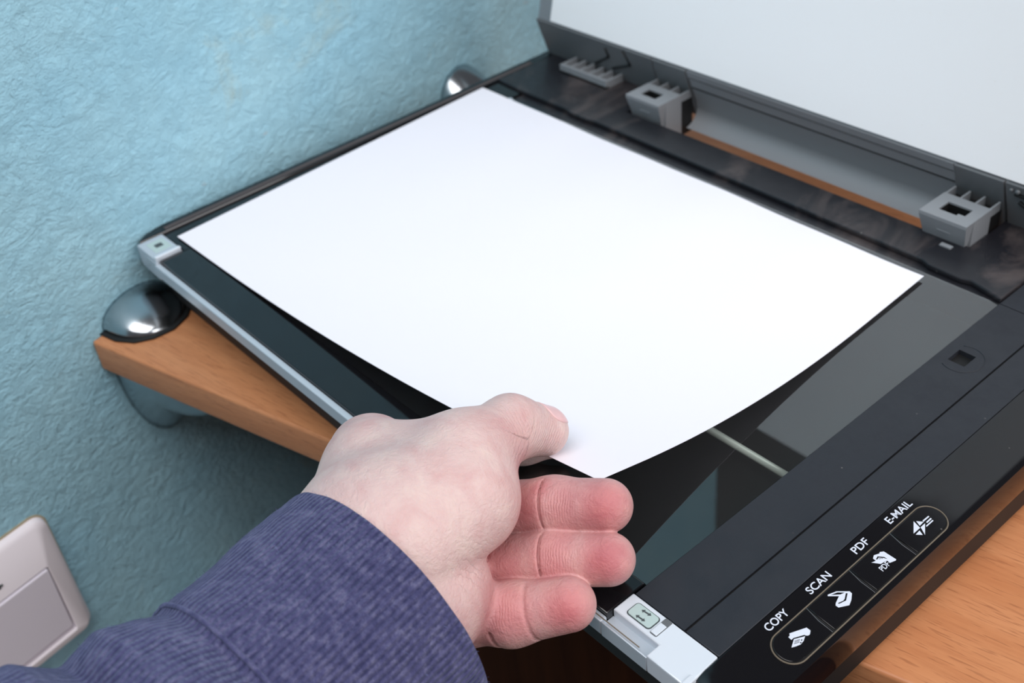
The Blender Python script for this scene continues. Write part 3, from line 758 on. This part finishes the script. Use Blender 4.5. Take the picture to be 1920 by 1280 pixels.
def surface_nets(h):
    P = np.array([q for c in HAND_CONES for q in c[:2]] + [q for f in FINGERS.values() for q in f[0]])
    lo = P.min(0) - 34; hi = P.max(0) + 34
    n = np.ceil((hi - lo) / h).astype(int) + 1; n = (n + 3) // 4 * 4
    cn = n // 4
    g = np.stack(np.meshgrid(*[np.arange(c) for c in cn], indexing='ij'), -1).reshape(-1, 3)
    ctr = (lo + (g * 4 + 1.5) * h).astype(np.float32)
    dc = sdf(ctr, False)
    act = g[np.abs(dc) < 4 * h * 1.1 + 2.0]
    off = np.stack(np.meshgrid(*[np.arange(4)] * 3, indexing='ij'), -1).reshape(-1, 3)
    idx = (act[:, None, :] * 4 + off[None]).reshape(-1, 3)
    D = np.full(n, 9.0, np.float32)
    big = np.where(dc < 0, -9.0, 9.0).astype(np.float32).reshape(cn)
    D[:] = big.repeat(4, 0).repeat(4, 1).repeat(4, 2)
    D[idx[:, 0], idx[:, 1], idx[:, 2]] = sdf((lo + idx * h).astype(np.float32))
    s = D < 0
    cnt = np.zeros(np.array(n) - 1, int); acc = np.zeros(tuple(np.array(n) - 1) + (3,), np.float32); num = np.zeros(np.array(n) - 1, np.float32)
    corners = [(i, j, k) for i in (0, 1) for j in (0, 1) for k in (0, 1)]
    sl = lambda c: tuple(slice(c[a], n[a] - 1 + c[a]) for a in range(3))
    for ci in corners:
        for ax in range(3):
            if ci[ax]: continue
            cj = list(ci); cj[ax] = 1
            da, db = D[sl(ci)], D[sl(cj)]
            m = (da < 0) != (db < 0)
            t = np.where(m, da / np.where(m, da - db, 1), 0)
            for a in range(3):
                acc[..., a] += np.where(m, ci[a] + (t if a == ax else 0), 0)
            num += m
    cell = num > 0
    vid = -np.ones(cell.shape, int); vid[cell] = np.arange(cell.sum())
    ci = np.argwhere(cell)
    V = lo + (ci + acc[cell] / num[cell][:, None]) * h
    F = []
    for ax in range(3):
        o1, o2 = [(1, 2), (2, 0), (0, 1)][ax]
        a = [slice(0, n[i]) for i in range(3)]; b = list(a)
        a[ax] = slice(0, n[ax] - 1); b[ax] = slice(1, n[ax])
        sa, sb = s[tuple(a)], s[tuple(b)]
        e = np.argwhere(sa != sb)
        e = e[(e[:, o1] > 0) & (e[:, o2] > 0) & (e[:, o1] < n[o1] - 1) & (e[:, o2] < n[o2] - 1)]
        flip = sa[e[:, 0], e[:, 1], e[:, 2]]
        def at(d1, d2):
            q = e.copy(); q[:, o1] -= d1; q[:, o2] -= d2
            return vid[q[:, 0], q[:, 1], q[:, 2]]
        q = np.stack([at(1, 1), at(0, 1), at(0, 0), at(1, 0)], 1)
        q[~flip] = q[~flip][:, ::-1]
        F.append(q)
    F = np.concatenate(F); F = F[(F >= 0).all(1)]
    V = V.astype(np.float32)
    for _ in range(2):                         # settle the vertices on the surface itself
        d = sdf(V); e = 0.3
        G = np.stack([sdf(V + np.eye(3, dtype=np.float32)[a] * e) - sdf(V - np.eye(3, dtype=np.float32)[a] * e) for a in range(3)], 1) / (2 * e)
        V = V - (d / np.maximum((G * G).sum(1), 0.2))[:, None] * G * 0.9
    return V, F

def hand():
    root = thing('person', 'person reaching in from lower left, left hand holding the sheet corner, blue violet knit sleeve', 'person', tuple(SLEEVE[0][0]))
    V, F = surface_nets(0.55)
    me = bpy.data.meshes.new('hand')
    me.from_pydata((V * S).tolist(), [], F.tolist())
    me.polygons.foreach_set('use_smooth', [True] * len(me.polygons))
    fl = np.zeros(len(V))
    for p, r, s in FLUSH:
        fl = np.maximum(fl, s * np.exp(-((V - np.array(p)) ** 2).sum(1) / (r * r)))
    at = me.attributes.new('flush', 'FLOAT', 'POINT'); at.data.foreach_set('value', np.clip(fl, 0, 1).astype(np.float32))
    wa = np.zeros(len(V)); wp = np.zeros(len(V))
    for p, dr, r, lam, s in WRINKLES:
        g = s * np.exp(-((V - np.array(p)) ** 2).sum(1) / (r * r)); dn = np.array(dr) / np.linalg.norm(dr)
        m = g > wa; wa[m] = g[m]; wp[m] = (V[m] @ dn) * math.pi / lam
    for nm, val in (('wrinkle_amount', wa), ('wrinkle_phase', wp)):
        me.attributes.new(nm, 'FLOAT', 'POINT').data.foreach_set('value', val.astype(np.float32))
    me.materials.append(M['skin'])
    h = bpy.data.objects.new('hand', me); COL.objects.link(h)
    h.parent = root; h.matrix_parent_inverse = root.matrix_world.inverted()
    # thumbnail: a curved plate on the back of the thumb tip
    a, b, up = (Vector(q) for q in NAIL)
    ax = (b - a).normalized(); dz = (up - b); dz = (dz - ax * dz.dot(ax)).normalized(); sd = ax.cross(dz)
    nu, nv = 12, 12; pts = []
    for i in range(nu + 1):
        for j in range(nv + 1):
            s = -1 + 2 * i / nu; t = -1 + 2 * j / nv
            sq = math.sqrt(max(0, 1 - 0.42 * t * t)); ss = s * sq
            tt = t * math.sqrt(max(0, 1 - 0.42 * s * s))
            an = 1.02 * ss
            pos = b + ax * (2.2 + 6.4 * tt) + (dz * math.cos(an) + sd * math.sin(an)) * 30
            pts.append((pos, b + ax * (2.2 + 6.4 * tt)))
    out = []
    for pos, base in pts:                      # drop each point on to the skin
        dr = (base - pos).normalized(); p = pos.copy()
        for _ in range(40):
            dd = float(sdf(np.array([p], np.float32), False)[0]) - 0.18
            if dd < 0.02: break
            p += dr * dd * 0.9
        out.append(tuple(p))
    fs = [(i * (nv + 1) + j, i * (nv + 1) + j + 1, (i + 1) * (nv + 1) + j + 1, (i + 1) * (nv + 1) + j) for i in range(nu) for j in range(nv)]
    nl = MB().add(out, fs).build('thumbnail', M['nail'], h, smooth=True)
    md = nl.modifiers.new('thick', 'SOLIDIFY'); md.thickness = 0.0005; md.offset = -0.5
    sleeve(root)

def sleeve(root):
    rings = SLEEVE; seg = 96
    axis0 = (Vector(rings[0][0]) - Vector(rings[4][0])).normalized()
    fw = Vector(VIEWISH)
    side = axis0.cross(fw).normalized(); dep = side.cross(axis0).normalized()
    # resample the rings finely
    C = [Vector(r[0]) for r in rings]; A = [r[1] for r in rings]; B = [r[2] for r in rings]
    T = [0.0]
    for i in range(1, len(C)): T.append(T[-1] + (C[i] - C[i - 1]).length)
    tot = T[-1]; m = 90
    vs, uv = [], []
    rr = random.Random(3)
    def interp(t, L):
        for i in range(len(T) - 1):
            if t <= T[i + 1] + 1e-6:
                f = (t - T[i]) / (T[i + 1] - T[i]); return L[i] + (L[i + 1] - L[i]) * f
        return L[-1]
    # hem first turns inside the cuff
    st = [(-1, t) for t in (14.0, 9, 5, 2)] + [(0, tot * (i / m) ** 1.15) for i in range(m + 1)]
    from mathutils import noise as mn
    for kind, t in st:
        c = interp(t, C); a = interp(t, A); b = interp(t, B)
        if kind < 0: a, b = a - 3.2, b - 3.0
        elif t < 1.2: a, b = a - 1.0 * (1.2 - t), b - 1.0 * (1.2 - t)
        for k in range(seg):
            an = 2 * math.pi * k / seg
            dirv = side * math.cos(an) + dep * math.sin(an)
            q = c + side * (a * math.cos(an)) + dep * (b * math.sin(an))
            w = mn.noise(q * 0.045) * 2.2 * min(1, t / 40) + mn.noise(q * 0.16) * 0.5
            rib = 0.22 * math.cos(an * 2 * math.pi * 0 + k * math.pi) 
            q = q + dirv * w
            vs.append(tuple(q)); uv.append((an * 40.0, t))
    fs = []; nr = len(st)
    for i in range(nr - 1):
        for k in range(seg):
            k2 = (k + 1) % seg
            fs.append((i * seg + k, i * seg + k2, (i + 1) * seg + k2, (i + 1) * seg + k))
    me = bpy.data.meshes.new('sleeve')
    me.from_pydata([Vector(p) * S for p in vs], [], fs)
    me.polygons.foreach_set('use_smooth', [True] * len(me.polygons))
    ul = me.uv_layers.new(name='UVMap')
    for poly in me.polygons:
        for li in poly.loop_indices:
            vi = me.loops[li].vertex_index
            x, y = uv[vi]
            if poly.index % seg == seg - 1 and vi % seg == 0: x = 2 * math.pi * 40.0
            ul.data[li].uv = (x, y)
    me.materials.append(M['knit'])
    o = bpy.data.objects.new('sleeve', me); COL.objects.link(o)
    o.parent = root; o.matrix_parent_inverse = root.matrix_world.inverted()
    o['label'] = 'blue violet knitted sleeve cuff'
    sd = o.modifiers.new('smooth', 'SUBSURF'); sd.levels = 1; sd.render_levels = 1
    # raised seam where the cuff is sewn on
    ts = T[4] + 2
    c, a, b = interp(ts, C), interp(ts, A), interp(ts, B)
    for dt, nm in ((0, 'cuff_seam'),):
        pts = [c + side * ((a + 0.3) * math.cos(x)) + dep * ((b + 0.3) * math.sin(x)) for x in [2 * math.pi * k / 64 for k in range(64)]]
        pts = [p + (p - c).normalized() * (mn.noise(p * 0.045) * 2.2 + mn.noise(p * 0.16) * 0.5) for p in pts]
        MB().tube(pts, 0.8, 6, closed=True).build(nm, M['knit'], o, smooth=True)
    # loose lint on the knit
    mb = MB()
    for _ in range(2600):
        t = rr.random() ** 1.2 * tot * 0.8; an = rr.random() * 2 * math.pi
        c, a, b = interp(t, C), interp(t, A), interp(t, B)
        q = c + side * (a * math.cos(an)) + dep * (b * math.sin(an))
        dv = (side * math.cos(an) + dep * math.sin(an)).normalized()
        q += dv * (mn.noise(q * 0.045) * 2.2 * min(1, t / 40) + mn.noise(q * 0.16) * 0.5 - 0.25)
        ln = rr.uniform(0.5, 1.5) * (2.0 if rr.random() < 0.04 else 1)
        td = Vector((rr.gauss(0, 1), rr.gauss(0, 1), rr.gauss(0, 1))).normalized()
        p1 = q + (dv * 0.6 + td * 0.7) * ln * 0.55; p2 = p1 + (dv * 0.25 + td) * ln * 0.5
        sdv = dv.cross(td).normalized() * 0.05
        mb.add([q - sdv, q + sdv, p1 + sdv, p1 - sdv, p2], [(0, 1, 2, 3), (3, 2, 4)])
    for an0, n_ in ((3.05, 26), (3.25, 18), (2.85, 14)):          # frayed tufts on the hem, wall side
        c, a, b = interp(3.0, C), interp(3.0, A), interp(3.0, B)
        base = c + side * (a * math.cos(an0)) + dep * (b * math.sin(an0)); dv = (side * math.cos(an0) + dep * math.sin(an0)).normalized()
        for _ in range(n_):
            q = base + Vector((rr.gauss(0, 1), rr.gauss(0, 1), rr.gauss(0, 1))) * 0.8
            td = Vector((rr.gauss(0, 1), rr.gauss(0, 1), rr.gauss(0, 1))).normalized()
            ln = rr.uniform(1.2, 3.0)
            p1 = q + (dv + td * 0.7) * ln * 0.5; p2 = p1 + (dv * 0.4 + td + axis0 * 0.5) * ln * 0.5
            sdv = dv.cross(td).normalized() * 0.09
            mb.add([q - sdv, q + sdv, p1 + sdv, p1 - sdv, p2], [(0, 1, 2, 3), (3, 2, 4)])
    f = mb.build('loose_fibres', M['lint'], o); f['kind'] = 'stuff'
hand()
